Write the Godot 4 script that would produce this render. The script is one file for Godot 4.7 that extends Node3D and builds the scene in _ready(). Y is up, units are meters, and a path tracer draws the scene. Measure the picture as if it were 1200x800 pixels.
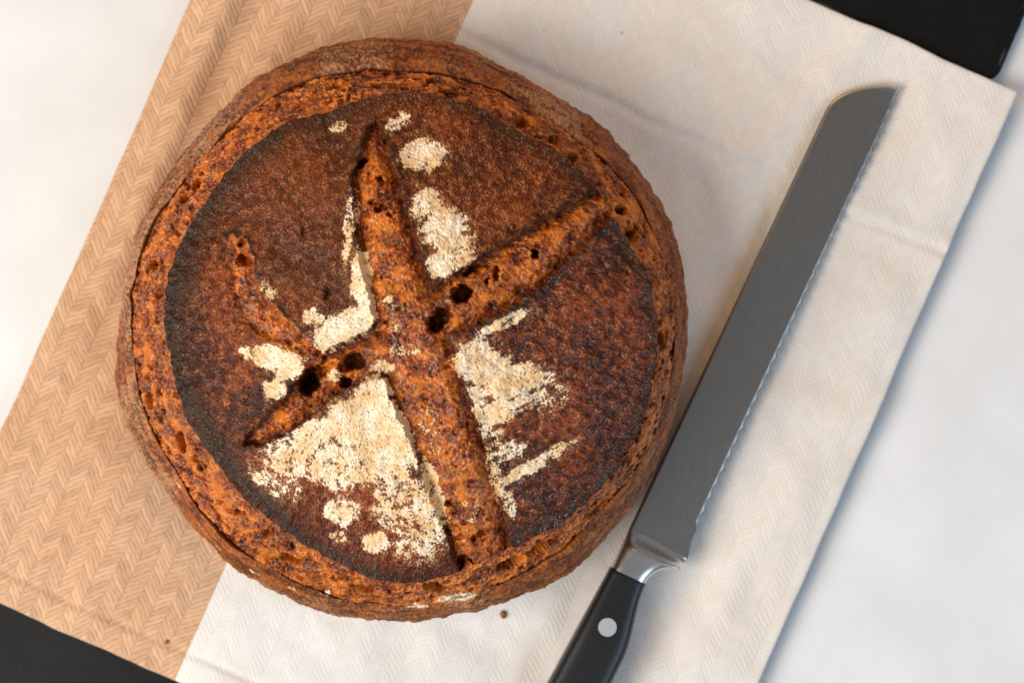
extends Node3D
# A round rye loaf with torn, floured crust, seen from straight above, on a folded
# herringbone tea towel beside a bread knife. Lengths of the loaf, towel and knife are in millimetres
# (MM turns them into metres); y = 0 is the top face of the towel.

const MM := 0.001
const CAM_H := 1.0
const LOAF_AT := Vector3(-0.0372, 0.0, -0.0025)
# loaf plan: radius every 10 degrees, from +x towards +z
const R_SIL := [103.0, 102.8, 103.4, 104.5, 105.4, 106.7, 107.6, 106.7, 107.3, 108.2, 109.3, 110.3, 110.8, 111.7, 110.8, 111.8, 113.0, 113.5, 112.2, 111.6, 111.6, 110.4, 111.6, 112.5, 113.4, 114.0, 113.5, 112.5, 110.4, 106.6, 104.7, 106.1, 106.5, 106.1, 105.5, 104.9]
const R_GROOVE := [98.1, 98.0, 98.5, 97.6, 96.4, 97.2, 97.9, 98.9, 100.4, 101.2, 101.9, 102.3, 102.7, 103.1, 103.0, 102.5, 103.5, 104.4, 104.7, 105.5, 105.6, 103.5, 102.1, 102.7, 102.8, 102.2, 100.1, 98.0, 97.0, 96.7, 95.0, 95.6, 96.8, 98.1, 98.2, 98.9]
const R_CAP := [89.7, 89.5, 90.0, 89.5, 88.5, 87.5, 86.1, 84.9, 88.0, 90.2, 89.0, 86.0, 84.7, 84.0, 83.9, 84.1, 86.4, 86.6, 88.3, 90.1, 89.8, 88.3, 88.8, 88.8, 88.4, 86.1, 86.7, 87.8, 86.6, 84.9, 83.1, 85.4, 86.3, 85.1, 86.9, 89.0]
# rings of the loaf's mesh: cap, torn rim, side crust, underside
# how far in from the outer edge the top is burnt, every 45 degrees
const BURN := [1.5, 4.0, 3.0, 6.5, 8.5, 4.0, 0.0, 1.5]
const K_CAP := 280
const K_TORN := 66
const K_SIDE := 40
const K_UNDER := 26
const M := K_CAP + K_TORN + K_SIDE + K_UNDER
const NV := 2 * M + 1
const TN := 2880
# fields over the loaf's plan
const FG := 0.6
const FN := 374
const FH := 112.0

var n_low: FastNoiseLite
var n_mid: FastNoiseLite
var n_fine: FastNoiseLite
var n_grain: FastNoiseLite
var n_ridge: FastNoiseLite
var n_cell: FastNoiseLite
var n_cellv: FastNoiseLite
var n_cell2: FastNoiseLite
var n_blob: FastNoiseLite
var n_str: FastNoiseLite
var n_speck: FastNoiseLite
var t_cap := PackedFloat32Array()
var t_gr := PackedFloat32Array()
var t_sil := PackedFloat32Array()
var slashes := []
var holes := []
var flours := []
var flap_w := PackedVector2Array()
var f_sd := PackedFloat32Array()
var f_id := PackedFloat32Array()
var f_fl := PackedFloat32Array()
var f_ho := PackedFloat32Array()
var row_p := []
var row_c := []
var row_k := []
var row_n := []
var P := PackedVector3Array()


func _ready() -> void:
	# ---- camera, lamps, exposure
	var cam := Camera3D.new()
	cam.name = "camera"
	cam.position = Vector3(0, CAM_H, 0)
	cam.rotation_degrees = Vector3(-90, 0, 0)
	cam.near = 0.05
	cam.far = 20.0
	cam.fov = 15.19
	var lens := CameraAttributesPhysical.new()
	lens.frustum_focal_length = 90.0
	lens.frustum_focus_distance = 0.93
	lens.frustum_near = 0.05
	lens.frustum_far = 20.0
	lens.exposure_aperture = 8.0
	cam.attributes = lens
	add_child(cam)
	cam.current = true
	var env := Environment.new()
	env.background_mode = Environment.BG_COLOR
	env.background_color = Color(0.46, 0.46, 0.465)
	env.tonemap_mode = Environment.TONE_MAPPER_LINEAR
	env.tonemap_exposure = 1.04
	env.sdfgi_enabled = true
	env.ssao_enabled = true
	env.ssil_enabled = true
	var we := WorldEnvironment.new()
	we.name = "room_air"
	we.environment = env
	add_child(we)
	lamp("window_lamp", Vector3(-0.75, 0.84, 0.36), Vector3(-0.02, 0, 0), Vector2(0.8, 0.8), Color(1.0, 0.99, 0.97), 1.62)
	lamp("cool_lamp", Vector3(0.88, 0.95, 0.42), Vector3(0.05, 0, 0), Vector2(0.8, 0.8), Color(0.76, 0.88, 1.0), 0.60)
	lamp("warm_lamp", Vector3(-0.10, 0.85, -0.95), Vector3(0, 0, 0), Vector2(0.6, 0.6), Color(1.0, 0.77, 0.46), 0.44)
	# ---- the surface, the slabs, the towel
	make_noises()
	build_table()
	build_slabs()
	build_towel()
	# ---- objects
	build_loaf()
	build_knife()
	build_crumbs()


# soft lamps out of the picture: daylight from the lower left and right, lamplight from the top
func lamp(called: String, at: Vector3, to: Vector3, size: Vector2, tint: Color, energy: float) -> void:
	var l := AreaLight3D.new()
	l.name = called
	l.area_size = size
	l.light_color = tint
	l.light_energy = energy
	l.shadow_enabled = true
	l.set("area_range", 6.0)
	l.look_at_from_position(at, to, Vector3.UP)
	add_child(l)


# ------------------------------------------------------------------ helpers
func noise(kind: int, period: float, octaves: int, sd: int, fractal := FastNoiseLite.FRACTAL_FBM) -> FastNoiseLite:
	var n := FastNoiseLite.new()
	n.noise_type = kind
	n.frequency = 1.0 / period
	n.seed = sd
	n.fractal_type = fractal if octaves > 1 else FastNoiseLite.FRACTAL_NONE
	n.fractal_octaves = octaves
	return n


func cells(period: float, sd: int, what: int, jitter := 1.0) -> FastNoiseLite:
	var n := noise(FastNoiseLite.TYPE_CELLULAR, period, 1, sd)
	n.cellular_return_type = what
	n.cellular_distance_function = FastNoiseLite.DISTANCE_EUCLIDEAN
	n.cellular_jitter = jitter
	return n


func make_noises() -> void:
	n_low = noise(FastNoiseLite.TYPE_SIMPLEX_SMOOTH, 34.0, 2, 3)
	n_mid = noise(FastNoiseLite.TYPE_SIMPLEX_SMOOTH, 7.0, 3, 5)
	n_fine = noise(FastNoiseLite.TYPE_SIMPLEX, 1.9, 2, 7)
	n_grain = noise(FastNoiseLite.TYPE_SIMPLEX, 0.9, 2, 9)
	n_ridge = noise(FastNoiseLite.TYPE_SIMPLEX_SMOOTH, 5.5, 3, 11, FastNoiseLite.FRACTAL_RIDGED)
	n_cell = cells(3.6, 13, FastNoiseLite.RETURN_DISTANCE)
	n_cellv = cells(3.6, 13, FastNoiseLite.RETURN_CELL_VALUE)
	n_cell2 = cells(1.5, 17, FastNoiseLite.RETURN_DISTANCE)
	n_blob = noise(FastNoiseLite.TYPE_SIMPLEX_SMOOTH, 4.2, 4, 19)
	n_speck = noise(FastNoiseLite.TYPE_VALUE, 0.5, 1, 29)
	n_str = noise(FastNoiseLite.TYPE_SIMPLEX_SMOOTH, 5.0, 3, 23)


func sst(a: float, b: float, x: float) -> float:
	var t := clampf((x - a) / (b - a), 0.0, 1.0)
	return t * t * (3.0 - 2.0 * t)


func rgb(r: float, g: float, b: float) -> Color:
	return Color(r / 255.0, g / 255.0, b / 255.0)


func pts(a: Array) -> PackedVector2Array:
	var o := PackedVector2Array()
	for i in range(0, a.size(), 2):
		o.append(Vector2(a[i], a[i + 1]))
	return o


func mat(c: Color, rough: float, metal := 0.0, spec := 0.5) -> StandardMaterial3D:
	var m := StandardMaterial3D.new()
	m.albedo_color = c
	m.roughness = rough
	m.metallic = metal
	m.metallic_specular = spec
	return m


func painted(rough: float, spec := 0.5) -> StandardMaterial3D:
	var m := mat(Color.WHITE, rough, 0.0, spec)
	m.vertex_color_use_as_albedo = true
	m.vertex_color_is_srgb = true
	return m


func thing(called: String, label: String, category: String, at := Vector3.ZERO) -> Node3D:
	var o := Node3D.new()
	o.name = called
	add_child(o, true)
	o.position = at
	o.set_meta("label", label)
	o.set_meta("category", category)
	return o


func part(called: String, mesh: Mesh, m: Material, parent: Node3D) -> MeshInstance3D:
	var o := MeshInstance3D.new()
	o.name = called
	o.mesh = mesh
	o.material_override = m
	parent.add_child(o, true)
	return o


func array_mesh(v: PackedVector3Array, n: PackedVector3Array, ix: PackedInt32Array, c := PackedColorArray(), uv := PackedVector2Array()) -> ArrayMesh:
	var a := []
	a.resize(Mesh.ARRAY_MAX)
	a[Mesh.ARRAY_VERTEX] = v
	a[Mesh.ARRAY_NORMAL] = n
	a[Mesh.ARRAY_INDEX] = ix
	if c.size():
		a[Mesh.ARRAY_COLOR] = c
	if uv.size():
		a[Mesh.ARRAY_TEX_UV] = uv
	var me := ArrayMesh.new()
	me.add_surface_from_arrays(Mesh.PRIMITIVE_TRIANGLES, a)
	return me


# a grid of nu x nv points with smooth normals (u to the right, v towards the viewer)
func grid_mesh(p: PackedVector3Array, nu: int, nv: int, c := PackedColorArray(), uv := PackedVector2Array(), round_u := false) -> ArrayMesh:
	var n := PackedVector3Array()
	n.resize(p.size())
	for j in nv:
		for i in nu:
			var l := i - 1
			var r := i + 1
			if round_u:
				l = (i - 1 + nu - 1) % (nu - 1)
				r = (i + 1) % (nu - 1)
			l = maxi(l, 0)
			r = mini(r, nu - 1)
			var du := p[j * nu + r] - p[j * nu + l]
			var dv := p[mini(j + 1, nv - 1) * nu + i] - p[maxi(j - 1, 0) * nu + i]
			var q := dv.cross(du)
			n[j * nu + i] = q.normalized() if q.length_squared() > 1e-20 else Vector3.UP
	var ix := PackedInt32Array()
	ix.resize((nu - 1) * (nv - 1) * 6)
	var k := 0
	for j in nv - 1:
		for i in nu - 1:
			var a := j * nu + i
			ix[k] = a
			ix[k + 1] = a + 1
			ix[k + 2] = a + nu + 1
			ix[k + 3] = a
			ix[k + 4] = a + nu + 1
			ix[k + 5] = a + nu
			k += 6
	return array_mesh(p, n, ix, c, uv)


# ------------------------------------------------------------------ table
func build_table() -> void:
	var m := mat(Color(0.90, 0.90, 0.90), 0.38, 0.0, 0.4)
	var t := noise_tex(noise(FastNoiseLite.TYPE_SIMPLEX_SMOOTH, 90.0, 4, 41), 512, Color(0.95, 0.95, 0.945), Color(1, 1, 1))
	m.albedo_texture = t
	m.roughness_texture = noise_tex(noise(FastNoiseLite.TYPE_SIMPLEX_SMOOTH, 60.0, 4, 42), 512, Color(0.7, 0.7, 0.7), Color(1, 1, 1))
	m.uv1_triplanar = true
	m.uv1_world_triplanar = true
	m.uv1_scale = Vector3.ONE * 3.0
	var b := BoxMesh.new()
	b.size = Vector3(2.4, 0.04, 1.8)
	var o := part("tabletop", b, m, self)
	o.position = Vector3(0, -0.0097 - 0.02, 0)
	o.set_meta("kind", "structure")
	o.set_meta("label", "smooth white tabletop under the slabs and towel")


func noise_tex(n: FastNoiseLite, size: int, a: Color, b: Color, seamless := true) -> NoiseTexture2D:
	var t := NoiseTexture2D.new()
	t.width = size
	t.height = size
	t.seamless = seamless
	t.noise = n
	var g := Gradient.new()
	g.set_color(0, a)
	g.set_color(1, b)
	t.color_ramp = g
	return t


func towel_frame() -> Transform3D:
	# x across the towel, z along its stripes
	return Transform3D(Basis(Vector3.UP, deg_to_rad(-23.7)), Vector3.ZERO)


# ------------------------------------------------------------------ black slabs
# rounded rectangle slab from (a0,b0) to (a1,b1) in mm, top at y = top, bevelled edge
func slab(called: String, label: String, a0: float, b0: float, a1: float, b1: float, top: float, sd: int) -> void:
	var rng := RandomNumberGenerator.new()
	rng.seed = sd
	var o := thing(called, label, "board", Vector3.ZERO)
	o.transform = towel_frame()
	var nse := noise(FastNoiseLite.TYPE_SIMPLEX, 26.0, 4, sd)
	var ring := PackedVector2Array()
	var rad := 7.0
	var corners := [[a1 - rad, b1 - rad, 0.0], [a0 + rad, b1 - rad, 90.0], [a0 + rad, b0 + rad, 180.0], [a1 - rad, b0 + rad, 270.0]]
	for q in 4:
		for s in 10:
			var an := deg_to_rad(corners[q][2] + s * 10.0)
			ring.append(Vector2(corners[q][0] + cos(an) * rad, corners[q][1] + sin(an) * rad))
		# straight run to the next corner, in short steps, so that the edge can be uneven
		var e := ring[ring.size() - 1]
		var nx = corners[(q + 1) % 4]
		var an2 := deg_to_rad(nx[2])
		var f := Vector2(nx[0] + cos(an2) * rad, nx[1] + sin(an2) * rad)
		var steps := int(e.distance_to(f) / 0.8)
		for s in range(1, steps):
			ring.append(e.lerp(f, float(s) / steps))
	ring.append(ring[0])
	var cen := Vector2((a0 + a1) / 2, (b0 + b1) / 2)
	var prof := [[-6.4, 0.0], [-2.4, 0.0], [-2.0, -0.08], [-1.6, -0.3], [-0.4, -1.5], [0.0, -2.1], [0.0, -6.4], [-0.6, -7.0]]
	var p := PackedVector3Array()
	var c := PackedColorArray()
	for k in prof.size():
		for i in ring.size():
			var q := ring[i]
			var inw := Vector2(clampf(q.x, a0 + rad, a1 - rad), clampf(q.y, b0 + rad, b1 - rad))
			var dir := (q - inw).normalized()
			var w := nse.get_noise_2d(q.x, q.y + k * 7.0) * (0.35 if k >= 1 and k <= 5 else 0.0)
			var at: Vector2 = q + dir * (prof[k][0] + w)
			p.append(Vector3(at.x, top + prof[k][1] + (w * 0.3 if k > 1 else 0.0), at.y) * MM)
			# worn, greyish arris where the top meets the bevel
			var wear := 0.0
			if k == 2 or k == 3:
				wear = sst(-0.1, 0.45, nse.get_noise_2d(q.x * 1.3 + 40.0, q.y * 1.3) - 0.02)
			c.append(rgb(22, 22, 21).lerp(rgb(70, 70, 68), wear))
	var m := painted(0.7, 0.25)
	m.roughness_texture = noise_tex(noise(FastNoiseLite.TYPE_SIMPLEX, 8.0, 4, sd + 1), 512, Color(0.7, 0.7, 0.7), Color(1, 1, 1))
	m.heightmap_enabled = true
	m.heightmap_texture = m.roughness_texture
	m.heightmap_scale = 0.006
	m.uv1_triplanar = true
	m.uv1_scale = Vector3.ONE * 9.0
	part("bevelled_edge", grid_mesh(p, ring.size(), prof.size(), c, PackedVector2Array(), true), m, o)
	# top face
	var st := SurfaceTool.new()
	st.begin(Mesh.PRIMITIVE_TRIANGLES)
	var mid := Vector3(cen.x, top, cen.y) * MM
	for i in ring.size() - 1:
		for v in [mid, p[i], p[i + 1]]:
			st.set_normal(Vector3.UP)
			st.add_vertex(v)
	var mt := mat(Color(0.065, 0.065, 0.064), 0.6, 0.0, 0.3)
	mt.albedo_texture = slab_texture(sd)
	mt.roughness_texture = m.roughness_texture
	mt.heightmap_enabled = true
	mt.heightmap_texture = m.roughness_texture
	mt.heightmap_scale = 0.006
	mt.uv1_triplanar = true
	mt.uv1_scale = Vector3.ONE * 9.0
	part("top_face", st.commit(), mt, o)


# faint scratches and dust on black slate
func slab_texture(sd: int) -> ImageTexture:
	var rng := RandomNumberGenerator.new()
	rng.seed = sd
	var s := 512
	var im := Image.create(s, s, false, Image.FORMAT_RGB8)
	for y in s:
		for x in s:
			var g := 0.80 + 0.20 * (n_mid.get_noise_2d(x * 0.06, y * 0.22) + n_low.get_noise_2d(x * 0.2, y * 0.2))
			im.set_pixel(x, y, Color(g, g, g))
	for k in 34:
		var at := Vector2(rng.randf() * s, rng.randf() * s)
		var d := Vector2.from_angle(rng.randf_range(1.2, 2.0))
		var g := rng.randf_range(0.9, 1.0)
		for q in rng.randi_range(6, 70):
			at += d
			d = d.rotated(rng.randf_range(-0.05, 0.05))
			im.set_pixel(posmod(int(at.x), s), posmod(int(at.y), s), Color(g, g, g))
	return ImageTexture.create_from_image(im)


func build_slabs() -> void:
	slab("slate_board", "matt black slate board with worn grey edge, in the top right corner", -162.0, -420.0, 133.0, -167.8, -2.6, 51)
	slab("slate_board", "matt black slate board under the towel, showing in the bottom left corner", -162.0, -164.0, 133.0, 420.0, -2.6, 52)


# ------------------------------------------------------------------ towel
func weave_texture(contrast: float, sd: int) -> Array:
	# herringbone twill: two columns, each 6.2 mm wide, ribs at 45 degrees, 24.8 x 29.4 mm to the tile
	var rng := RandomNumberGenerator.new()
	rng.seed = sd
	var w := 512
	var h := 512
	var ribs := 12
	var tone := PackedFloat32Array()
	for i in 4 * ribs:
		tone.append(rng.randf_range(-1.0, 1.0))
	var hi := Image.create(w, h, false, Image.FORMAT_RGB8)
	var co := Image.create(w, h, false, Image.FORMAT_RGB8)
	for y in h:
		for x in w:
			var a: float = x * 24.8 / w
			var b: float = y * 29.4 / h
			a += 0.16 * sin(TAU * (b / 29.4 * 3.0)) + 0.10 * sin(TAU * (b / 29.4 * 7.0 + 0.3))
			var col := int(floor(a / 6.2))
			var f: float = a / 6.2 - floor(a / 6.2)
			var up := posmod(col, 2) == 0
			var ph: float = (b + (0.0 if up else 1.22) + (f * 6.2 if up else (1.0 - f) * 6.2)) / 2.45
			ph += 0.05 * sin(TAU * (a / 24.8 * 2.0 + b / 29.4 * 2.0))
			var rib: int = int(floor(ph))
			var q: float = ph - floor(ph)
			var bump := pow(sin(PI * q), 0.85) * (0.35 + 0.65 * sst(0.0, 0.10, minf(f, 1.0 - f)))
			# the yarns that cross each rib
			var yarn := 0.5 + 0.5 * sin(TAU * (b - (f if up else 1.0 - f) * 6.2) / 1.05)
			var side := minf(f, 1.0 - f)
			var dip := sst(0.0, 0.07, side)
			var v := bump * (0.80 + 0.20 * yarn) * (0.55 + 0.45 * dip)
			v = clampf(v + rng.randf_range(-0.06, 0.06), 0.0, 1.0)
			hi.set_pixel(x, y, Color(v, v, v))
			var fade := clampf(0.85 + 0.9 * n_low.get_noise_2d(x * 0.35, y * 0.35), 0.35, 1.4)
			var tn := tone[posmod(col, 4) * ribs + posmod(rib, ribs)]
			var g := 1.0 - contrast * 1.15 * fade * (1.0 - bump) * (0.75 + 0.25 * dip) + contrast * 0.45 * tn + contrast * 0.5 * n_fine.get_noise_2d(x * 0.12, y * 0.12) - 0.05 + rng.randf_range(-0.035, 0.035)
			co.set_pixel(x, y, Color(clampf(g, 0, 1), clampf(g - contrast * 0.10 * (1.0 - bump), 0, 1), clampf(g - contrast * 0.20 * (1.0 - bump), 0, 1)))
	return [ImageTexture.create_from_image(co), ImageTexture.create_from_image(hi)]


func towel_h(a: float, b: float) -> float:
	# height of the cloth in mm
	var h := 0.0
	var bend := n_low.get_noise_2d(b * 0.35, 12.0) * 5.0
	# a long fold along the left edge, gone towards the lower end
	var fade := sst(105.0, -10.0, b) * (0.75 + 0.25 * sst(-175.0, -60.0, b))
	var fa := a + 154.5 + bend * 0.5
	h += 4.2 * fade * exp(-pow(fa / (6.0 if fa > 0.0 else 9.0), 2.0))
	h -= 0.5 * fade * exp(-pow((a + 143.0 + bend) / 6.0, 2.0))
	var f2 := sst(-40.0, -120.0, b)
	h += 2.2 * f2 * exp(-pow((a + 128.0 + bend * 1.3) / 7.0, 2.0))
	# slanting soft dents in the lower left
	h += 1.1 * sst(40.0, 90.0, b) * exp(-pow(((a + 150.0) * 0.8 + (b - 120.0) * 0.75 + bend) / 8.0, 2.0)) * sst(-60.0, -120.0, a)
	h -= 0.7 * exp(-pow(((a + 105.0) * 0.85 - (b - 158.0) * 0.6) / 4.5, 2.0) - pow(((a + 105.0) * 0.6 + (b - 158.0) * 0.85) / 9.0, 2.0))
	# hems folded over at both ends
	h += 0.5 * sst(162.5, 164.5, b + n_mid.get_noise_2d(a * 0.3, 3.0) * 1.2)
	h -= 0.5 * exp(-pow((b - 162.5 - n_mid.get_noise_2d(a * 0.3, 3.0) * 1.2) / 1.2, 2.0))
	# the crease across, pressed in when the towel was folded
	var cr := b + 103.0 + n_low.get_noise_2d(a * 0.7, 77.0) * 3.0 - a * 0.02
	h += 1.3 * exp(-pow(cr / 7.0, 2.0)) - 1.2 * exp(-pow((cr - 2.0) / 2.2, 2.0))
	# slack runs in the cream part
	var g1 := (a - 116.0) * 0.90 + (b - 50.0) * 0.16 + bend
	h += 1.5 * exp(-pow(g1 / 9.0, 2.0)) * sst(-120.0, 40.0, b)
	h -= 1.2 * exp(-pow((g1 + 13.0) / 7.0, 2.0)) * sst(-60.0, 60.0, b)
	var g2 := a - 62.0 + (b + 120.0) * 0.35
	h += 1.2 * exp(-pow(g2 / 6.0, 2.0)) * sst(-60.0, -110.0, b)
	h -= 0.6 * exp(-pow((a - 74.0 - (b + 80.0) * 0.4) / 3.0, 2.0)) * exp(-pow((b + 85.0) / 16.0, 2.0))
	h += n_low.get_noise_2d(a * 0.8, b * 0.8) * 1.5 + n_mid.get_noise_2d(a * 0.35, b * 0.35) * 0.30
	# droop past the slab's right edge
	h -= 2.2 * sst(128.0, 142.0, a) * (0.7 + 0.3 * sin(b * 0.05))
	return h


func build_towel() -> void:
	var o := thing("tea_towel", "herringbone tea towel, tan and cream, lying under the loaf and the knife", "towel")
	o.transform = towel_frame()
	var seam := -67.4
	var sheets := [["tan_stripe", -169.0, seam, 0.12, 61], ["cream_panel", seam, 142.2, 0.024, 62]]
	for s in sheets:
		var a0: float = s[1]
		var a1: float = s[2]
		var left_edge: bool = s[0] == "tan_stripe"
		var nu := int((a1 - a0) / 1.1) + 1
		var b0 := -169.3
		var b1 := 174.5
		var nv := int((b1 - b0) / 1.1) + 1
		# offsets that turn the border down and under: [outwards, down]
		var lip := [[-3.0, -2.3], [-0.6, -2.1], [0.0, -1.4], [-0.25, -0.6], [-0.8, -0.12]]
		var us := PackedVector2Array()
		var vs := PackedVector2Array()
		if left_edge:
			for q in lip:
				us.append(Vector2(a0 - q[0], q[1]))
		for i in nu:
			var a := a0 + (a1 - a0) * i / (nu - 1.0)
			if (not left_edge or a > a0 + 1.2) and (left_edge or a < a1 - 1.2):
				us.append(Vector2(a, 0.0))
		if not left_edge:
			for k in range(lip.size() - 1, -1, -1):
				us.append(Vector2(a1 + lip[k][0], lip[k][1]))
		for q in lip:
			vs.append(Vector2(b0 - q[0], q[1]))
		for j in nv:
			var b := b0 + (b1 - b0) * j / (nv - 1.0)
			if b > b0 + 1.2 and b < b1 - 1.2:
				vs.append(Vector2(b, 0.0))
		for k in range(lip.size() - 1, -1, -1):
			vs.append(Vector2(b1 + lip[k][0], lip[k][1]))
		var p := PackedVector3Array()
		var c := PackedColorArray()
		var uv := PackedVector2Array()
		for v in vs:
			for u in us:
				var a := u.x
				var b := v.x
				var wob := n_mid.get_noise_2d(a * 0.12, b * 0.12) * 0.5
				var h := towel_h(a, b) + minf(u.y, v.y)
				var edge_b := n_mid.get_noise_2d(a * 0.15, 50.0) * 0.9 * sst(40.0, 0.0, minf(b - b0, b1 - b))
				var edge_a := n_mid.get_noise_2d(b * 0.12, 90.0) * 0.8 * (sst(30.0, 0.0, a - a0) if left_edge else sst(30.0, 0.0, a1 - a))
				p.append(Vector3(a + edge_a, h, b + edge_b) * MM)
				uv.append(Vector2((a + wob + n_low.get_noise_2d(a * 0.5, b * 0.5) * 2.0) / 24.8, (b + n_low.get_noise_2d(a * 0.5 + 90.0, b * 0.5) * 2.5) / 29.4))
				var t := n_low.get_noise_2d(a * 0.6 + 200.0, b * 0.6) * 0.5 + n_blob.get_noise_2d(a * 1.5, b * 1.5) * 0.25
				var col := rgb(226, 184, 149).lerp(rgb(212, 166, 129), clampf(0.5 + t, 0, 1)) if left_edge else rgb(243, 237, 229).lerp(rgb(239, 227, 215), clampf(0.5 + t * 1.2, 0, 1))
				c.append(col)
		var tex := weave_texture(s[3], s[4])
		var m := painted(0.9, 0.2)
		m.albedo_texture = tex[0]
		m.heightmap_enabled = true
		m.heightmap_texture = tex[1]
		m.heightmap_scale = 0.014 if left_edge else 0.011
		m.rim_enabled = true
		m.rim = 0.25
		part(s[0], grid_mesh(p, us.size(), vs.size(), c, uv), m, o)


# ------------------------------------------------------------------ loaf
func radius_table(src: Array, wob: float, sd: int, period := 7.0) -> PackedFloat32Array:
	var o := PackedFloat32Array()
	var n := src.size()
	var ns := noise(FastNoiseLite.TYPE_SIMPLEX, period, 4, sd)
	for i in TN + 1:
		var f := float(i % TN) / TN * n
		var k := int(f)
		var t := f - k
		var r := cubic_interpolate(src[k % n], src[(k + 1) % n], src[(k + n - 1) % n], src[(k + 2) % n], t)
		var an := TAU * (i % TN) / TN
		o.append(r + ns.get_noise_2d(cos(an) * 90.0, sin(an) * 90.0) * wob)
	return o


func table_at(t: PackedFloat32Array, th: float) -> float:
	var f := fposmod(th / TAU, 1.0) * TN
	var k := mini(int(f), TN - 1)
	return lerpf(t[k], t[k + 1], f - k)


func make_field() -> void:
	f_sd.resize(FN * FN)
	f_id.resize(FN * FN)
	f_fl.resize(FN * FN)
	f_ho.resize(FN * FN)
	f_sd.fill(-9.0)
	for s in slashes.size():
		var poly: PackedVector2Array = slashes[s]
		var box := Rect2(poly[0], Vector2.ZERO)
		for q in poly:
			box = box.expand(q)
		box = box.grow(9.0)
		for j in range(maxi(0, int((box.position.y + FH) / FG)), mini(FN, int((box.end.y + FH) / FG) + 1)):
			for i in range(maxi(0, int((box.position.x + FH) / FG)), mini(FN, int((box.end.x + FH) / FG) + 1)):
				var q := Vector2(-FH + i * FG, -FH + j * FG)
				var d2 := 1e9
				var a := poly[poly.size() - 1]
				for b in poly:
					d2 = minf(d2, Geometry2D.get_closest_point_to_segment(q, a, b).distance_squared_to(q))
					a = b
				var d := sqrt(d2) * (1.0 if Geometry2D.is_point_in_polygon(q, poly) else -1.0)
				if d > f_sd[j * FN + i]:
					f_sd[j * FN + i] = d
					f_id[j * FN + i] = s
	stamp(f_fl, flours, 1.35, 0.55)
	stamp(f_ho, holes, 1.15, 0.75)


# soft ellipses [centre, half axes, turn, strength], the strongest wins
func stamp(f: PackedFloat32Array, list: Array, rim: float, core: float) -> void:
	for e in list:
		var c: Vector2 = e[0]
		var reach: float = maxf(e[1], e[2]) * 1.4 + 1.0
		for j in range(maxi(0, int((c.y - reach + FH) / FG)), mini(FN, int((c.y + reach + FH) / FG) + 1)):
			for i in range(maxi(0, int((c.x - reach + FH) / FG)), mini(FN, int((c.x + reach + FH) / FG) + 1)):
				var w := (Vector2(-FH + i * FG, -FH + j * FG) - c).rotated(-e[3])
				var v: float = e[4] * sst(rim, core, Vector2(w.x / e[1], w.y / e[2]).length())
				f[j * FN + i] = maxf(f[j * FN + i], v)


# signed distance into the slashes, flour, hole depth at a place of the plan; w = which slash
func field(x: float, z: float) -> Vector4:
	var fx := clampf((x + FH) / FG, 0.0, FN - 1.01)
	var fz := clampf((z + FH) / FG, 0.0, FN - 1.01)
	var i := int(fx)
	var j := int(fz)
	var u := fx - i
	var v := fz - j
	var k := j * FN + i
	var a := (1.0 - u) * (1.0 - v)
	var b := u * (1.0 - v)
	var c := (1.0 - u) * v
	var d := u * v
	return Vector4(f_sd[k] * a + f_sd[k + 1] * b + f_sd[k + FN] * c + f_sd[k + FN + 1] * d,
		f_fl[k] * a + f_fl[k + 1] * b + f_fl[k + FN] * c + f_fl[k + FN + 1] * d,
		f_ho[k] * a + f_ho[k + 1] * b + f_ho[k + FN] * c + f_ho[k + FN + 1] * d, f_id[k])


func flap_of(x: float, z: float) -> int:
	var q := Vector2(x, z)
	if Geometry2D.is_point_in_polygon(q, flap_w):
		return 0
	if x < lerpf(-10.3, 28.0, (z - -80.3) / (88.4 - -80.3)):
		return 1 if z < 8.6 else 2
	return 3 if z < lerpf(-8.2, -48.1, (x - 9.0) / (75.5 - 9.0)) else 4


# relief of torn crumb at a point: x = height, y = tone, z = pit
func crumb(p: Vector3) -> Vector3:
	var w := p + Vector3(n_fine.get_noise_3dv(p * 0.5), n_fine.get_noise_3dv(p * 0.5 + Vector3(50, 0, 0)), 0.0) * 1.0 + Vector3(n_mid.get_noise_3dv(p), 0, n_mid.get_noise_3dv(p + Vector3(0, 60, 0))) * 1.2
	var rd := n_ridge.get_noise_3dv(w)
	var c1 := n_cell.get_noise_3dv(w) + 1.0
	var cv := n_cellv.get_noise_3dv(w)
	var c2 := n_cell2.get_noise_3dv(w) + 1.0
	var some := sst(-0.15, 0.25, n_mid.get_noise_3dv(p * 0.6 + Vector3(0, 0, 90)))
	var pit := sst(0.56, 0.26, c1) * sst(0.25, 0.75, cv)
	var rd2 := n_ridge.get_noise_3dv(w * 2.4 + Vector3(0, 70, 0))
	var pit2 := sst(0.46, 0.20, c2) * some
	var fine := n_fine.get_noise_3dv(p)
	var grain := n_grain.get_noise_3dv(p)
	return Vector3(rd * 0.60 + rd2 * 0.28 - pit * 1.5 - pit2 * 0.35 + fine * 0.24 + grain * 0.12, 0.42 + 0.45 * rd + 0.22 * rd2 + 0.14 * fine + 0.10 * grain, maxf(pit, pit2 * 0.6))


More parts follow.
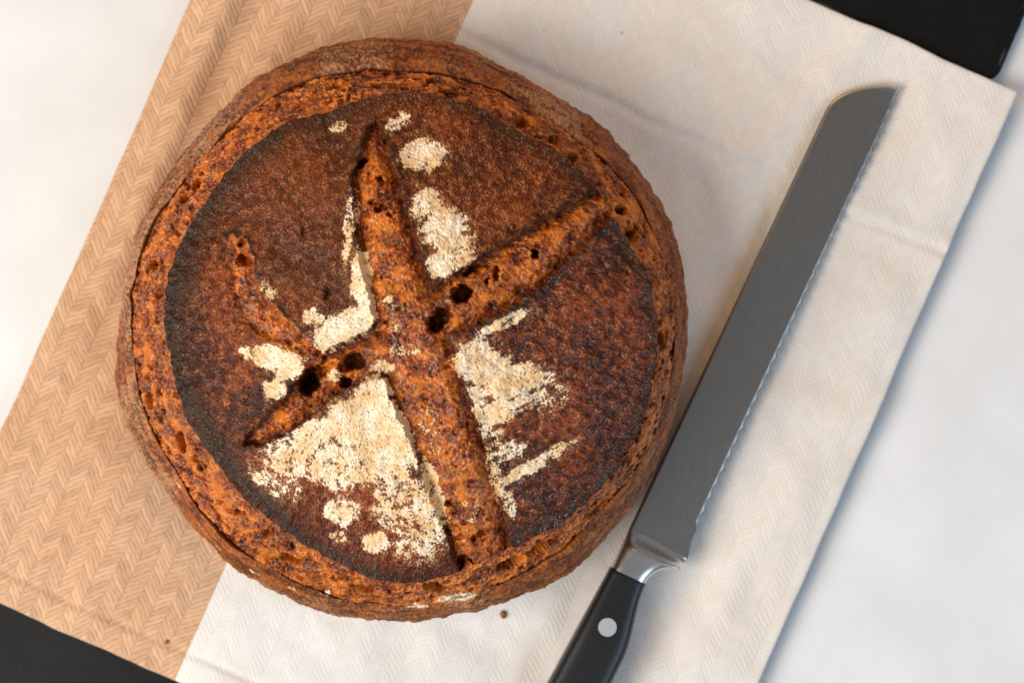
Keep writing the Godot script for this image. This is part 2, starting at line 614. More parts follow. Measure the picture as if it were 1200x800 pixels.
func crumb_color(tone: float, pit: float, p: Vector3) -> Color:
	var v := n_mid.get_noise_3dv(p * 0.7 + Vector3(30, 0, 9))
	var t := clampf(tone + v * 0.95, 0.0, 1.0)
	var c := rgb(58, 23, 9).lerp(rgb(128, 57, 15), sst(0.0, 0.5, t)).lerp(rgb(200, 114, 40), sst(0.5, 1.0, t))
	c = c.lerp(rgb(62, 24, 12), clampf(pit * 0.5, 0.0, 1.0))  # pits darkened, part of their shade painted into the crumb colour
	# smooth purplish brown skin in places, pale stretched threads in others
	c = c.lerp(rgb(106, 60, 46), 0.7 * sst(0.0, 0.45, n_blob.get_noise_3dv(p * 0.45 + Vector3(0, 40, 0))))
	c = c.lerp(rgb(206, 146, 100), sst(0.2, 0.6, n_ridge.get_noise_3dv(p * 1.7 + Vector3(0, 40, 0))) * 0.40)
	var s := 1.0 + 0.14 * n_speck.get_noise_3dv(p)
	return Color(c.r * s, c.g * s * 0.94, c.b * s * 0.80)


func loaf_row(j: int) -> void:
	var rp := PackedVector3Array()
	var rc := PackedColorArray()
	var rk := PackedByteArray()
	rp.resize(NV)
	rc.resize(NV)
	rk.resize(NV)
	var y := j - M
	for i in NV:
		var x := i - M
		var k := maxi(absi(x), absi(y))
		var th := 0.0
		if k > 0:
			if absi(x) >= absi(y):
				th = PI / 4.0 * y / x + (PI if x < 0 else 0.0)
			else:
				th = PI / 2.0 - PI / 4.0 * x / y + (PI if y < 0 else 0.0)
		var dir := Vector3(cos(th), 0, sin(th))
		var r_cap := table_at(t_cap, th)
		var r_gr := table_at(t_gr, th)
		var r_sil := table_at(t_sil, th)
		var p := Vector3.ZERO
		var col := Color.WHITE
		var code := 0
		if k <= K_CAP:
			var u := float(k) / K_CAP
			var r := u * r_cap
			var h := 87.5 - 20.0 * pow(u, 2.2)
			p = Vector3(dir.x * r, h, dir.z * r)
			var wx := n_fine.get_noise_2d(p.x * 0.7, p.z * 0.7) * 0.45 + n_mid.get_noise_2d(p.x, p.z + 60.0) * 1.1
			var wz := n_fine.get_noise_2d(p.x * 0.7 + 70.0, p.z * 0.7) * 0.45 + n_mid.get_noise_2d(p.x + 60.0, p.z) * 1.1
			var f := field(p.x + wx, p.z + wz)
			var edge := r_cap - r
			var th8 := fposmod(th / TAU, 1.0) * 7.9999
			var low := n_low.get_noise_2d(p.x, p.z)
			h += low * 1.5
			var blob := n_blob.get_noise_2d(p.x, p.z)
			var fine := n_fine.get_noise_2d(p.x * 1.4, p.z * 1.4)
			var grain := n_grain.get_noise_2d(p.x * 1.35, p.z * 1.35)
			f.x += 1.0 if int(f.w) == 3 else 0.5
			if f.x > 0.0:
				# the torn crumb of a slash
				var cr := crumb(p + Vector3(0, 0, 0))
				if int(f.w) == 3:
					h += 0.9 - 2.4 * sst(0.0, 3.2, f.x) + 0.8 * sst(3.0, 5.0, f.x) + 0.8 * cr.x * sst(0.2, 1.4, f.x)
				else:
					h += (1.1 - 4.4 * sst(0.0, 1.2, f.x)) + 3.7 * sst(0.9, 7.0, f.x) + 0.8 * cr.x * sst(0.2, 1.4, f.x)
				h -= f.z * 1.9
				col = crumb_color(cr.y, cr.z, p)
				# a browner, smoother skin close under the flaps
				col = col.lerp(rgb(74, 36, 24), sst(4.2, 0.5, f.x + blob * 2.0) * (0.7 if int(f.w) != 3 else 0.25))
				code = 10 + int(f.w)
				var fl := f.y + blob * 0.42 + fine * 0.24 - 0.30
				if fl > 0.28:
					col = rgb(226, 190, 142)
					h += 0.3
			else:
				var d := -f.x
				var flap := flap_of(p.x, p.z)
				h += 1.3 * exp(-d / 3.2) + 0.5 * exp(-edge / 2.6)
				# hook slash: the left flap sinks gently towards it
				var gloss := 1.0 if flap == 4 else 0.0
				var bl := n_cell2.get_noise_2d(p.x * 0.9, p.z * 0.9)
				var mk := 1.6 if flap != 4 else 1.1
				var mid := n_mid.get_noise_2d((p.x * 0.9 + p.z * 0.45) * mk, (p.z * 1.1 - p.x * 0.55) * mk)
				h += blob * (0.6 if flap == 0 else 0.42) + n_mid.get_noise_2d(p.x * 0.45 + 33.0, p.z * 0.45) * 0.8 + fine * (0.20 - 0.06 * gloss) + grain * (0.12 - 0.06 * gloss) - (bl + 0.5) * (0.20 - 0.06 * gloss) + mid * (0.20 + 0.62 * gloss)
				h -= f.z * 0.8
				# baked colour
				var speck := n_speck.get_noise_2d(p.x, p.z)
				var red := clampf(0.45 + blob * 0.85 + low * 1.0 + fine * 0.28 + grain * 0.15, 0.0, 1.0)
				col = rgb(58, 29, 16).lerp(rgb(132, 65, 26), red)
				if flap == 1:
					col = col.lerp(rgb(98, 58, 36), 0.5)
				elif flap == 4:
					col = rgb(60, 30, 18).lerp(rgb(126, 60, 27), clampf(0.46 + mid * 0.7 + low * 0.8 + fine * 0.25 + blob * 0.4, 0.0, 1.0))
				elif flap == 2:
					col = col.lerp(rgb(128, 50, 26), 0.35)
				elif flap == 3:
					col = col.lerp(rgb(112, 52, 22), 0.35)
				col = col.lerp(rgb(176, 92, 40), sst(0.3, 0.8, fine * 0.7 + n_mid.get_noise_2d(p.x + 20.0, p.z) * 0.8) * 0.38)
				# burnt towards the outer edge, most on the left
				var reach: float = lerpf(BURN[int(th8)], BURN[(int(th8) + 1) % 8], th8 - int(th8)) * (1.0 + 1.2 * low) + blob * 6.5
				var burnt := sst(reach + 6.0, reach - 6.0, edge) * clampf(0.82 + blob * 0.4, 0.0, 0.95)
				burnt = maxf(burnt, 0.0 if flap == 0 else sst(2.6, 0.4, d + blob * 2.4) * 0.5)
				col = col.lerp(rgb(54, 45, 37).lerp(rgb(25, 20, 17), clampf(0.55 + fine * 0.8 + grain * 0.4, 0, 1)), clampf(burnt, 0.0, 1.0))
				# pale dusty grains
				col = col.lerp(rgb(170, 128, 92), sst(0.34 if flap == 3 else 0.40, 0.75, grain + blob * 0.45) * (0.9 if flap == 3 else 0.5) * (1.0 - burnt * 0.6))
				col = col.lerp(rgb(30, 18, 14), sst(-0.3, -0.8, grain) * 0.35)
				var sp := 1.0 + 0.20 * speck
				col = Color(col.r * sp * 0.98, col.g * sp * 0.92, col.b * sp * 0.84)
				code = 20 + flap
				var smear := n_str.get_noise_2d(p.x * 0.36 - p.z * 0.2, p.z * 1.5 + p.x * 0.8) if flap >= 3 else n_str.get_noise_2d(p.x, p.z)
				var streaky := 0.62 if flap >= 3 else 0.40
				var fl := f.y + blob * 0.36 + smear * streaky * sst(0.05, 0.5, f.y) + fine * 0.22 - 0.07
				# a loose dusting thins out into grains, with the crust showing through
				var cover := sst(0.10, 0.66, fl) + grain * 0.36 + speck * 0.30
				if cover > 0.42:
					var thick := sst(0.40, 0.92, cover)
					h += 0.22 * thick + grain * 0.08 * thick
					var fc := rgb(226, 188, 138).lerp(rgb(242, 225, 197), clampf(0.55 + n_mid.get_noise_2d(p.x * 0.6 + 9.0, p.z * 0.6) * 1.1 + fine * 0.3, 0, 1))
					col = col.lerp(fc, 0.26 + 0.74 * thick)
					code = 30 + flap
				elif fl > -0.05:
					col = col.lerp(rgb(200, 164, 124), clampf(sst(-0.05, 0.4, fl) * (0.40 + 0.7 * grain + 0.3 * speck), 0.0, 0.6))
			p.y = h
			p += dir * 0.4 * sst(0.988, 1.0, u)
		elif k <= K_CAP + K_TORN:
			var v := float(k - K_CAP) / K_TORN
			var r := lerpf(r_cap, r_gr, v)
			p = Vector3(dir.x * r, 67.4 - 16.4 * pow(v, 1.25), dir.z * r)
			p.y += n_low.get_noise_2d(p.x, p.z) * 1.5 * (1.0 - v)
			var f := field(p.x, p.z)
			var cr := crumb(p)
			var wall := sst(0.0, 0.10, v)
			var fall := -0.9 * wall + 0.4 * exp(-v / 0.02) - 1.0 * sst(0.92, 1.0, v)
			var nrm := (dir * lerpf(0.45, 0.8, v) + Vector3(0, 1, 0)).normalized()
			var lay := n_str.get_noise_3d(dir.x * 30.0, v * 24.0 + n_mid.get_noise_3dv(p) * 3.0, dir.z * 30.0)
			p += nrm * (fall + cr.x * 1.15 * sst(0.02, 0.16, v) * sst(1.0, 0.9, v) + lay * 1.3 - f.z * 1.5)
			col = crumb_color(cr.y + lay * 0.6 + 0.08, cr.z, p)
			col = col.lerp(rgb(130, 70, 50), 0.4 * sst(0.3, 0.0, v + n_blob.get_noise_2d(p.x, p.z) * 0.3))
			col = col.lerp(rgb(84, 40, 22), 0.6 * sst(0.93, 1.0, v))  # darker at the groove: its line of shade put into the colour
			var fl := f.y + n_blob.get_noise_2d(p.x, p.z) * 0.42 + n_fine.get_noise_2d(p.x, p.z) * 0.24 - 0.20
			if fl > 0.30:
				col = rgb(228, 204, 172)
			code = 1
		else:
			var lay := 0.0
			if k <= K_CAP + K_TORN + K_SIDE:
				var w := float(k - K_CAP - K_TORN) / K_SIDE
				p = dir * (r_gr + (r_sil - r_gr) * (1.0 - pow(1.0 - w, 1.8))) + Vector3(0, 52.0 - 21.0 * w, 0)
				# the torn lip stands proud of the groove
				p += (dir * 0.4 + Vector3.UP) * (1.5 * exp(-w / 0.4) - 0.9) - dir * 2.3 * exp(-w / 0.06)
			else:
				var w := float(k - K_CAP - K_TORN - K_SIDE) / K_UNDER
				p = dir * (r_sil - 17.0 * w * w) + Vector3(0, 30.2 - 30.4 * w, 0)
			var dn := dir * 0.8 + Vector3.UP * 0.4
			lay = n_str.get_noise_3d(p.x * 0.3, p.y * 1.3 + n_mid.get_noise_3dv(p) * 3.0, p.z * 0.3)
			var blob := n_blob.get_noise_3dv(p)
			var fine := n_fine.get_noise_3dv(p)
			var grain := n_grain.get_noise_3dv(p)
			p += dn * (lay * 0.8 + blob * 0.5 + fine * 0.20 + grain * 0.10 + n_low.get_noise_3dv(p) * 1.4 + n_mid.get_noise_3dv(p * 0.5) * 0.7)
			col = rgb(116, 64, 32).lerp(rgb(172, 104, 54), clampf(0.5 + lay * 0.8 + blob * 0.5, 0, 1))
			# dusty grey bloom, paled further on the left by light put into the colour, orange where the flour has rubbed off
			col = col.lerp(rgb(184, 152, 132), 0.62 * sst(0.0, 0.6, n_low.get_noise_3dv(p * 0.8 + Vector3(80, 0, 0)) + fine * 0.3 - 0.38 * cos(th - 0.2) * sst(0.3, 0.9, absf(cos(th)))))
			col = col.lerp(rgb(168, 92, 40), 0.55 * sst(0.15, 0.5, blob + n_mid.get_noise_3dv(p) * 0.4))
			col = col.lerp(rgb(200, 172, 146), sst(0.45, 0.8, grain) * 0.4).lerp(rgb(70, 38, 24), sst(0.1, -0.6, fine + lay) * 0.6)
			var sq := 1.0 + 0.25 * n_speck.get_noise_3dv(p)
			col = Color(col.r * sq * 0.98, col.g * sq * 0.93, col.b * sq * 0.86)
			var f := field(p.x, p.z)
			if f.y + blob * 0.42 + fine * 0.24 - 0.20 > 0.30:
				col = rgb(228, 204, 172)
			code = 0
		rp[i] = p * MM
		rc[i] = col
		rk[i] = code
	row_p[j] = rp
	row_c[j] = rc
	row_k[j] = rk


func normal_row(j: int) -> void:
	var rn := PackedVector3Array()
	rn.resize(NV)
	var jm := maxi(j - 1, 0) * NV
	var jp := mini(j + 1, NV - 1) * NV
	var jj := j * NV
	for i in NV:
		var du := P[jj + mini(i + 1, NV - 1)] - P[jj + maxi(i - 1, 0)]
		var dv := P[jp + i] - P[jm + i]
		var q := dv.cross(du)
		rn[i] = q.normalized() if q.length_squared() > 1e-24 else Vector3.UP
	row_n[j] = rn


func build_loaf() -> void:
	var o := thing("bread_loaf", "round dark rye loaf with deep cross slashes and patches of pale flour", "bread", LOAF_AT)
	t_cap = radius_table(R_CAP, 0.8, 71)
	t_gr = radius_table(R_GROOVE, 0.5, 72, 16.0)
	t_sil = radius_table(R_SIL, 0.5, 73)
	# the slashes seen from above: long one, right one, lower left one, hooked one
	slashes = [
		pts([-12.2, -77.5, -16.8, -69.3, -20.1, -57.3, -19.8, -45.0, -17.1, -28.2, -14.0, -14.4, -11.6, -2.4, -9.4, 5.6, -8.8, 14.8, -5.1, 25.5, 1.0, 39.3, 7.5, 56.2, 13.3, 73.0, 17.0, 84.7, 20.3, 91.4, 37.2, 86.8, 36.3, 76.1, 34.1, 62.3, 29.8, 47.0, 24.3, 31.6, 19.1, 16.3, 14.8, 0.4, 11.1, -8.2, 8.7, -16.8, 4.7, -28.2, 1.0, -39.8, -2.7, -51.2, -6.0, -61.9, -8.5, -71.1]),
		pts([0.4, -12.8, 8.7, -16.8, 17.3, -22.0, 26.5, -28.2, 37.2, -33.7, 49.5, -41.7, 63.3, -49.6, 72.5, -55.8, 81.7, -48.1, 72.2, -41.0, 64.8, -33.4, 52.5, -21.4, 38.7, -10.7, 24.9, -3.6, 14.8, 0.4, 1.9, -2.1]),
		pts([3.5, -5.2, -11.9, -2.1, -21.1, 1.9, -30.3, 6.8, -35.8, 12.3, -41.0, 18.4, -49.3, 27.6, -57.9, 36.2, -60.6, 39.9, -54.8, 40.2, -45.6, 36.2, -35.8, 30.1, -28.7, 24.0, -21.1, 18.4, -9.4, 14.8, 0.4, 11.7]),
		pts([-64.0, -35.2, -59.1, -33.4, -56.6, -26.6, -55.1, -19.0, -49.6, -10.4, -41.0, -2.4, -30.3, 6.8, -32.7, 14.8, -38.2, 8.6, -45.0, 3.7, -54.2, 0.4, -60.9, -6.1, -64.0, -14.4, -65.5, -25.1]),
	]
	holes = []
	for e in [
		[-35.5, 17.8, 3.4, 4.0, 20, 9], [-32.7, 13.5, 4.9, 2.1, -15, 6], [-19.5, 9.9, 3.7, 3.1, 0, 7], [-22.6, 11.7, 2.5, 1.8, 0, 3], [-22.6, 17.2, 2.1, 1.5, 0, 4],
		[19.4, -14.4, 4.0, 2.8, -20, 8], [11.1, -5.2, 2.8, 5.2, 35, 6], [22.8, -23.0, 3.7, 1.2, -35, 3], [45.5, -28.8, 1.1, 1.4, 0, 6], [31.7, -22.0, 1.2, 2.1, 0, 3], [28.3, -18.7, 0.6, 1.5, 0, 3], [37.2, -37.4, 1.8, 0.9, -30, 2],
		[-59.7, -26.6, 2.5, 2.1, 0, 3.5], [-60.6, -32.8, 1.5, 1.2, 0, 2], [-17.1, -62.2, 2.1, 0.9, -40, 3], [-10.6, -55.5, 1.2, 1.2, 0, 2.5], [-10.0, -45.3, 2.1, 1.2, -20, 2.5], [-14.0, -56.4, 1.5, 2.1, 20, 1.5], [-11.9, -47.8, 2.8, 0.9, -15, 1.5], [-6.7, -42.9, 1.2, 0.9, 0, 2],
		[-29.3, -15.3, 0.9, 2.8, 15, 2.5], [-37.9, -36.8, 0.6, 1.8, 20, 1.5], [-7.0, -4.2, 1.5, 0.9, 0, 2], [-2.7, -9.8, 2.1, 0.9, -40, 2], [14.2, 60.8, 1.5, 0.9, 0, 2], [24.9, 73.0, 2.8, 0.9, -15, 2],
		]:
		holes.append([Vector2(e[0], e[1]), e[2], e[3], deg_to_rad(e[4]), e[5]])
	for e in [
		[41.3, -78.5, 2.8, 1.9, 30, 5], [52.9, -71.3, 2.2, 1.6, 40, 3], [59.8, -65.3, 1.9, 1.6, 0, 4], [77.7, -45.9, 1.9, 1.9, 0, 5], [81.5, -36.7, 2.2, 2.8, -20, 5], [-84.6, 39.6, 1.6, 4.1, -8, 6], [49.8, 77.9, 8.2, 1.6, -28, 4], [37.2, 84.1, 5.7, 1.6, -20, 4],
		[8.9, 92.9, 4.4, 1.6, 10, 4], [19.9, 82.6, 3.1, 2.2, 0, 3], [-13.0, -91.7, 1.6, 0.9, 0, 3], [-79.0, -55.6, 1.6, 2.5, 20, 3], [-84.0, -50.3, 1.3, 1.9, 20, 3], [-94.7, -25.8, 1.3, 1.9, 0, 3], [-97.2, 24.5, 1.3, 2.8, 0, 4], [-92.8, -14.8, 1.3, 1.6, 0, 3], [92.2, 2.5, 0.9, 3.8, -5, 3],
		[-28.7, -91.7, 2.5, 0.9, -10, 3], [15.2, -89.2, 2.5, 0.9, 15, 3], [7.4, -93.9, 1.6, 0.9, 0, 3], [-44.4, 82.6, 3.8, 1.3, 30, 3], [-63.9, 65.3, 1.3, 0.9, 0, 3], [-52.9, 73.1, 1.6, 1.3, 0, 3], [68.6, 65.3, 4.4, 0.9, -45, 3], [-17.7, 93.6, 4.4, 0.9, 8, 3],
		]:
		holes.append([Vector2(e[0], e[1]), e[2], e[3], deg_to_rad(e[4]), e[5]])
	flours = []
	for e in [
		[5.0, -64.7, 8.3, 6.4, 0, 1], [-4.2, -77.2, 5.2, 2.8, -35, 0.66], [-25.7, -75.4, 3.7, 2.1, -20, 0.6], [6.5, -46.6, 6.4, 6.7, 0, 0.78], [12.7, -38.9, 9.2, 8.0, -30, 0.86], [16.3, -31.8, 8.3, 6.7, -30, 0.92], [11.4, -24.5, 5.5, 5.5, -40, 1], [20.3, -26.6, 4.9, 3.1, -30, 0.8],
		[-16.5, -20.5, 4.0, 11.7, 0, 0.9], [-14.3, -7.3, 3.4, 8.0, 10, 1], [-22.6, -2.7, 12.3, 5.5, -25, 1.1], [-29.3, 1.9, 4.9, 4.9, 0, 1], [-33.9, -6.1, 4.3, 3.4, 0, 0.75], [-21.4, -37.4, 2.1, 15.3, 5, 0.66], [-18.6, -46.6, 1.2, 9.2, 0, 0.6], [-49.3, -14.7, 2.1, 2.5, 0, 0.8], [-51.7, -17.4, 2.5, 2.5, 0, 0.5],
		[-47.1, 8.6, 11.0, 4.9, 8, 0.98], [-42.5, 12.3, 6.7, 4.3, -25, 0.9], [-48.1, 19.7, 4.6, 4.0, -50, 0.85], [-57.9, 6.2, 3.7, 2.1, 0, 0.66],
	]:
		flours.append([Vector2(e[0], e[1]), e[2], e[3], deg_to_rad(e[4]), e[5]])
	for e in [
		[-11.9, 21.5, 6.7, 8.0, 0, 1], [-16.5, 30.7, 14.1, 10.4, -20, 1.05], [-5.1, 34.7, 6.1, 15.3, -22, 0.95], [-8.2, 43.9, 12.3, 10.4, 0, 0.9], [-33.3, 35.6, 12.9, 5.5, -28, 0.9], [-41.0, 45.4, 14.1, 8.0, 10, 0.68], [-24.1, 47.0, 15.3, 9.2, 0, 0.78], [6.5, 63.8, 6.1, 14.1, -20, 0.72], [3.5, 76.1, 10.4, 8.0, 0, 0.6],
		[-11.9, 75.5, 5.2, 4.0, 0, 0.95], [-24.1, 63.8, 7.4, 6.1, 0, 0.72], [-48.7, 53.1, 12.3, 6.1, 30, 0.5], [-4.2, 60.8, 10.4, 12.3, 0, 0.6], [-25.7, 73.6, 3.1, 2.5, 0, 0.6], [-44.1, 51.6, 4.3, 2.5, -20, 0.6], [9.0, 54.6, 2.8, 15.3, -20, 0.8],
		[26.5, 11.1, 11.7, 7.4, 15, 1.05], [37.2, 16.9, 12.9, 6.7, -10, 1], [23.4, 5.6, 7.4, 4.0, -15, 0.9], [33.5, 26.4, 11.0, 4.9, -25, 0.82], [26.8, 27.0, 4.3, 13.5, -14, 0.75], [34.1, -4.2, 11.7, 2.1, -27, 0.78],
		[31.1, 51.6, 2.8, 14.1, -14, 0.66], [40.9, 49.4, 11.0, 2.5, -27, 0.95], [54.1, 41.4, 8.0, 2.1, -28, 0.78], [36.0, 42.4, 7.4, 3.7, -25, 0.6], [36.6, 60.8, 2.5, 6.7, -10, 0.62], [49.5, 20.9, 9.2, 9.2, 0, 0.42],
	]:
		flours.append([Vector2(e[0], e[1]), e[2], e[3], deg_to_rad(e[4]), e[5]])
	for e in [
		[-7.0, -12.2, 3.4, 1.8, -20, 0.75], [-2.7, -9.8, 3.1, 1.5, 0, 0.62], [-8.8, 11.7, 5.2, 2.8, 0, 0.78], [-1.1, 5.6, 6.1, 2.8, 0, 0.58], [-5.7, -2.1, 3.7, 3.1, 0, 0.5], [-26.6, 14.8, 3.7, 2.8, 0, 0.75], [31.1, 36.2, 4.3, 6.1, 0, 0.4], [8.1, 33.2, 4.3, 12.3, -15, 0.42], [21.9, 63.8, 4.9, 6.1, 0, 0.42],
		[16.8, 97.3, 8.2, 1.3, -6, 0.9], [2.7, 100.5, 6.9, 0.9, -3, 0.6], [-72.7, 79.4, 2.2, 0.6, 40, 0.5], [-58.6, 89.2, 3.5, 0.6, 30, 0.55], [-44.4, 94.5, 2.2, 0.6, 20, 0.5], [-86.8, 55.9, 1.6, 0.6, 50, 0.5], [-79.6, 66.9, 1.6, 0.6, 50, 0.5], [-30.9, 95.8, 1.3, 0.9, 0, 0.9],
	]:
		flours.append([Vector2(e[0], e[1]), e[2], e[3], deg_to_rad(e[4]), e[5]])
	flap_w = pts([-100.8, -43.5, -80.9, -36.8, -63.4, -34.6, -55.7, -15.9, -31.5, 8.0, -50.2, 30.1, -60.0, 39.9, -80.9, 47.0, -106.9, 51.6])
	make_field()
	row_p.resize(NV)
	row_c.resize(NV)
	row_k.resize(NV)
	row_n.resize(NV)
	for j in NV:
		loaf_row(j)
	var C := PackedColorArray()
	var N := PackedVector3Array()
	var K := PackedByteArray()
	for j in NV:
		P.append_array(row_p[j])
		C.append_array(row_c[j])
		K.append_array(row_k[j])
	for j in NV:
		normal_row(j)
	for j in NV:
		N.append_array(row_n[j])
	# share the surface out among the parts
	var lists := {}
	for j in NV - 1:
		for i in NV - 1:
			var a := j * NV + i
			var code := K[a]
			if not lists.has(code):
				lists[code] = PackedInt32Array()
			var l: PackedInt32Array = lists[code]
			l.append_array(PackedInt32Array([a, a + 1, a + NV + 1, a, a + NV + 1, a + NV]))
			lists[code] = l
	var m_crust := painted(0.52, 0.34)
	var m_gloss := painted(0.34, 0.42)
	var m_crumb := painted(0.32, 0.45)
	var m_side := painted(0.58, 0.4)
	var m_flour := painted(1.0, 0.15)
	var flap_label := ["left flap of crust, burnt black along its outer edge", "upper left flap of matt brown crust", "lower flap of reddish crust, heavily floured", "upper right flap of reddish brown crust", "right flap of dark glossy blistered crust"]
	var codes := lists.keys()
	codes.sort()
	var flaps := {}
	for code in codes:
		var me := cut(C, N, lists[code])
		if code == 0:
			part("side_crust", me, m_side, o)
		elif code == 1:
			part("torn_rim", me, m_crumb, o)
		elif code < 20:
			part("slash", me, m_crumb, o)
		elif code < 30:
			var q := part("crust_flap", me, m_gloss if code == 24 else m_crust, o)
			q.set_meta("label", flap_label[code - 20])
			flaps[code - 20] = q
		else:
			part("flour_dusting", me, m_flour, flaps[code - 30]).set_meta("kind", "stuff")
	# flat bottom
	var st := SurfaceTool.new()
	st.begin(Mesh.PRIMITIVE_TRIANGLES)
	for i in 72:
		for an in [null, deg_to_rad(i * 5.0 + 5.0), deg_to_rad(i * 5.0)]:
			st.set_normal(Vector3.DOWN)
			st.add_vertex(Vector3(0, 0.6, 0) * MM if an == null else Vector3(cos(an), 0, sin(an)) * (table_at(t_sil, an) - 17.5) * MM + Vector3(0, 0.6, 0) * MM)
	part("bottom_crust", st.commit(), mat(rgb(120, 76, 50), 0.8), o)


func cut(C: PackedColorArray, N: PackedVector3Array, l: PackedInt32Array) -> ArrayMesh:
	var to := PackedInt32Array()
	to.resize(P.size())
	to.fill(-1)
	var v := PackedVector3Array()
	var n := PackedVector3Array()
	var c := PackedColorArray()
	var ix := PackedInt32Array()
	ix.resize(l.size())
	var count := 0
	for q in l.size():
		var s := l[q]
		if to[s] < 0:
			to[s] = count
			count += 1
			v.append(P[s])
			n.append(N[s])
			c.append(C[s])
		ix[q] = to[s]
	return array_mesh(v, n, ix, c)


# ------------------------------------------------------------------ knife
# own axes: +x from the spine to the edge, -z from the bolster to the point, y up (mm)
func edge_at(s: float) -> float:
	# s = distance from the heel towards the point
	return 23.6 + 0.5 * sst(20.0, 0.0, s) + 1.4 * sst(8.0, -1.0, s)


func build_knife() -> void:
	var o := thing("bread_knife", "long serrated bread knife with black riveted handle, lying right of the loaf", "knife", Vector3(0.0450, 0.0095, 0.0733))
	o.rotation = Vector3(deg_to_rad(-1.9), deg_to_rad(-25.3), 0)
	var steel := mat(Color(0.62, 0.60, 0.575), 0.36, 1.0)
	var br := noise_tex(noise(FastNoiseLite.TYPE_SIMPLEX, 12.0, 4, 81), 512, Color(0.78, 0.78, 0.78), Color(1, 1, 1))
	steel.roughness_texture = br
	steel.uv1_triplanar = true
	steel.uv1_scale = Vector3(40, 40, 2)
	# blade: stations along its length, each a closed outline spine - top - edge - underside
	var tip := 201.0
	var pitch := 5.93
	var p := PackedVector3Array()
	var step := 0.37
	var ns := int(tip / step) + 1
	var across := [0.0, 0.02, 0.05, 0.065, 0.2, 0.4, 0.6, 0.8, 0.97, 0.995]
	var nu := 2 * (across.size() + 3) + 2
	for k in ns + 1:
		var s := minf(k * step, tip)
		var sp := 0.0
		# the spine rounds over into the point
		var past := s - 180.0
		if past > 0.0:
			sp = 22.6 * pow(past / 21.0, 2.3)
		var e0 := edge_at(s)
		e0 -= 0.7 * sst(178.0, 201.0, s)
		var ph := fposmod((s - 14.0) / pitch, 1.0)
		var on := sst(12.0, 15.0, s) * sst(201.0, 198.0, s)
		var bow := 1.0 - pow(absf(2.0 * ph - 1.0), 1.35)
		var e := maxf(e0 - 1.35 * bow * on, sp + 0.05)
		var bev := maxf(e - 1.5 * pow(1.0 - bow, 1.3) * on - 0.18, sp + 0.04)
		var half := 1.15 - 0.35 * s / tip
		var rowp := PackedVector3Array()
		for f in across:
			var x: float = lerpf(sp, bev, f)
			var y := half * lerpf(1.0, 0.60, f)
			if f == 0.0:
				y = half * 0.35
			elif f == 0.02:
				y = half * 0.72
			rowp.append(Vector3(x, y, -s))
		rowp.append(Vector3(bev, half * 0.60, -s))
		rowp.append(Vector3(lerpf(bev, e, 0.5), half * lerpf(0.60, 0.42 + 0.13 * bow, on), -s))
		rowp.append(Vector3(e, half * lerpf(0.30, 0.24 + 0.26 * bow, on), -s))
		var n := rowp.size()
		for q in range(n - 1, -1, -1):
			rowp.append(Vector3(rowp[q].x, -rowp[q].y, rowp[q].z))
		rowp.append(rowp[0])
		for q in rowp:
			p.append(q * MM)
		nu = rowp.size()
	part("blade", grid_flip(p, nu, ns + 1), steel, o)
	# bolster: from the blade's heel, waisted on the edge side, to the full thickness of the handle
	var bol := PackedVector3Array()
	var bs := 40
	var ring := 48
	for k in bs + 1:
		var t := float(k) / bs
		var s := 1.5 + t * -17.0
		var w: float
		if s > -5.0:
			w = 25.2
		else:
			var q := (-5.0 - s) / 10.5
			w = lerpf(25.2, 14.6, pow(1.0 - pow(1.0 - clampf(q, 0, 1), 2.0), 0.62))
		var th := 1.05 + 5.6 * sst(0.0, 7.5, -s + 1.5) + 0.3 * sst(-8.0, -16.0, s)
		var x0 := 0.0
		for i in ring + 1:
			var an := TAU * i / ring
			var cx := signf(cos(an)) * pow(absf(cos(an)), 0.42)
			var cy := signf(sin(an)) * pow(absf(sin(an)), 0.62)
			# the ridge where the bolster meets the blade runs at a slant
			bol.append(Vector3(x0 + w * 0.5 - cx * w * 0.5, cy * th, -s + 1.0 * sst(-6.0, 2.0, s) * (0.5 - 0.5 * cx) * 1.5) * MM)
	var bm := mat(Color(0.86, 0.85, 0.835), 0.30, 1.0)
	bm.roughness_texture = br
	bm.uv1_triplanar = true
	bm.uv1_scale = Vector3(9, 140, 140)
	part("bolster", grid_flip(bol, ring + 1, bs + 1), bm, o)
	# handle
	var han := PackedVector3Array()
	var hs := 120
	for k in hs + 3:
		var t := clampf((k - 1.0) / hs, 0.0, 1.0)
		var s := -15.3 - t * 112.0
		var u := -15.3 - s
		var xl := -0.4 - 0.058 * minf(u, 70.0) + 0.02 * maxf(u - 70.0, 0.0)
		var xr := 14.7 + 4.4 * sst(1.0, 30.0, u) - 0.02 * maxf(u - 30.0, 0.0) + 3.0 * sst(85.0, 112.0, u)
		var th := 6.9 + 1.2 * sst(0.0, 30.0, u)
		if k == 0 or k == hs + 2:
			var mid: float = (xl + xr) / 2
			xl = mid
			xr = mid
			th = 0.0
		elif u < 0.7:
			th -= 0.35
		for i in ring + 1:
			var an := TAU * i / ring
			var cx := signf(cos(an)) * pow(absf(cos(an)), 0.40)
			var cy := signf(sin(an)) * pow(absf(sin(an)), 0.52)
			han.append(Vector3((xl + xr) / 2 - cx * (xr - xl) / 2, cy * th, -s) * MM)
	var hm := mat(Color(0.085, 0.085, 0.088), 0.42, 0.0, 0.5)
	hm.roughness_texture = noise_tex(noise(FastNoiseLite.TYPE_SIMPLEX, 20.0, 4, 83), 512, Color(0.75, 0.75, 0.75), Color(1, 1, 1))
	hm.uv1_triplanar = true
	hm.uv1_scale = Vector3.ONE * 20.0
	part("handle", grid_flip(han, ring + 1, hs + 3), hm, o)
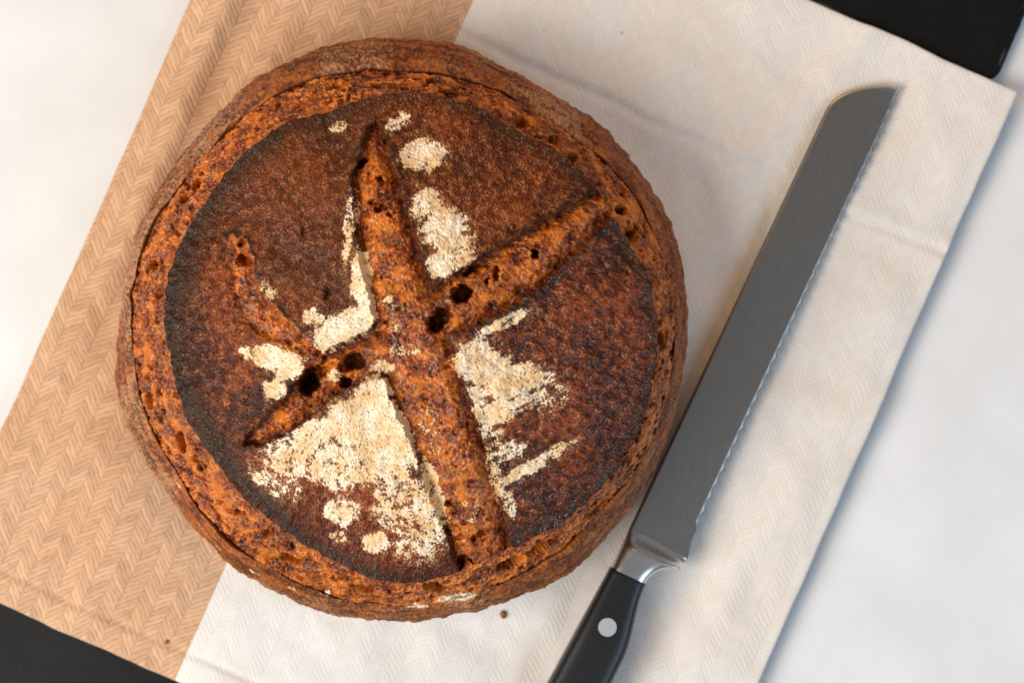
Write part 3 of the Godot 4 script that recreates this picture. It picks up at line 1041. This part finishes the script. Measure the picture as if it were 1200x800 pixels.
	for k in 2:
		var c := CylinderMesh.new()
		c.top_radius = 3.55 * MM
		c.bottom_radius = 3.7 * MM
		c.height = 16.7 * MM
		c.radial_segments = 40
		var r := part("rivet", c, mat(Color(0.86, 0.855, 0.85), 0.42, 1.0), o)
		r.position = Vector3(7.9 - 1.4 * k, 0, 36.6 + k * 33.0) * MM


# a grid whose sides run the other way round (tubes)
func grid_flip(p: PackedVector3Array, nu: int, nv: int) -> ArrayMesh:
	var st := SurfaceTool.new()
	st.begin(Mesh.PRIMITIVE_TRIANGLES)
	for q in p:
		st.add_vertex(q)
	for j in nv - 1:
		for i in nu - 1:
			var a := j * nu + i
			for q in [a, a + nu + 1, a + 1, a, a + nu, a + nu + 1]:
				st.add_index(q)
	st.generate_normals()
	return st.commit()


# ------------------------------------------------------------------ crumbs
func build_crumbs() -> void:
	var spots := [
		["brown bread crumb on the cream cloth just below the loaf", 590, 720, 1.5, rgb(150, 84, 40)],
		["tiny red brown crumb near the tan stripe's lower end", 195, 752, 1.0, rgb(150, 66, 26)],
		["tiny yellow crumb on the cream cloth above the loaf", 729, 38, 0.5, rgb(214, 176, 90)],
	]
	for k in spots.size():
		var s = spots[k]
		var sp := SphereMesh.new()
		sp.radial_segments = 20
		sp.rings = 10
		sp.radius = s[3] * MM
		sp.height = 1.5 * s[3] * MM
		var a := sp.get_mesh_arrays()
		var v: PackedVector3Array = a[Mesh.ARRAY_VERTEX]
		for i in v.size():
			var q := v[i] / MM
			v[i] *= 1.0 + 0.5 * n_fine.get_noise_3d(q.x + k * 20.0, q.y, q.z)
			v[i].x *= 0.75
		var st := SurfaceTool.new()
		st.begin(Mesh.PRIMITIVE_TRIANGLES)
		for i in a[Mesh.ARRAY_INDEX]:
			st.set_smooth_group(0)
			st.add_vertex(v[i])
		st.generate_normals()
		var at := Vector3((s[1] - 600) / 3.0, 0, (s[2] - 400) / 3.0) * MM
		var local := towel_frame().affine_inverse() * at
		var o := part("bread_crumb", st.commit(), mat(s[4], 0.8), self)
		o.position = at + Vector3(0, towel_h(local.x / MM, local.z / MM) + s[3] * 0.5, 0) * MM
		o.rotation.y = k * 1.3 + 0.5
		o.set_meta("label", s[0])
		o.set_meta("category", "crumb")
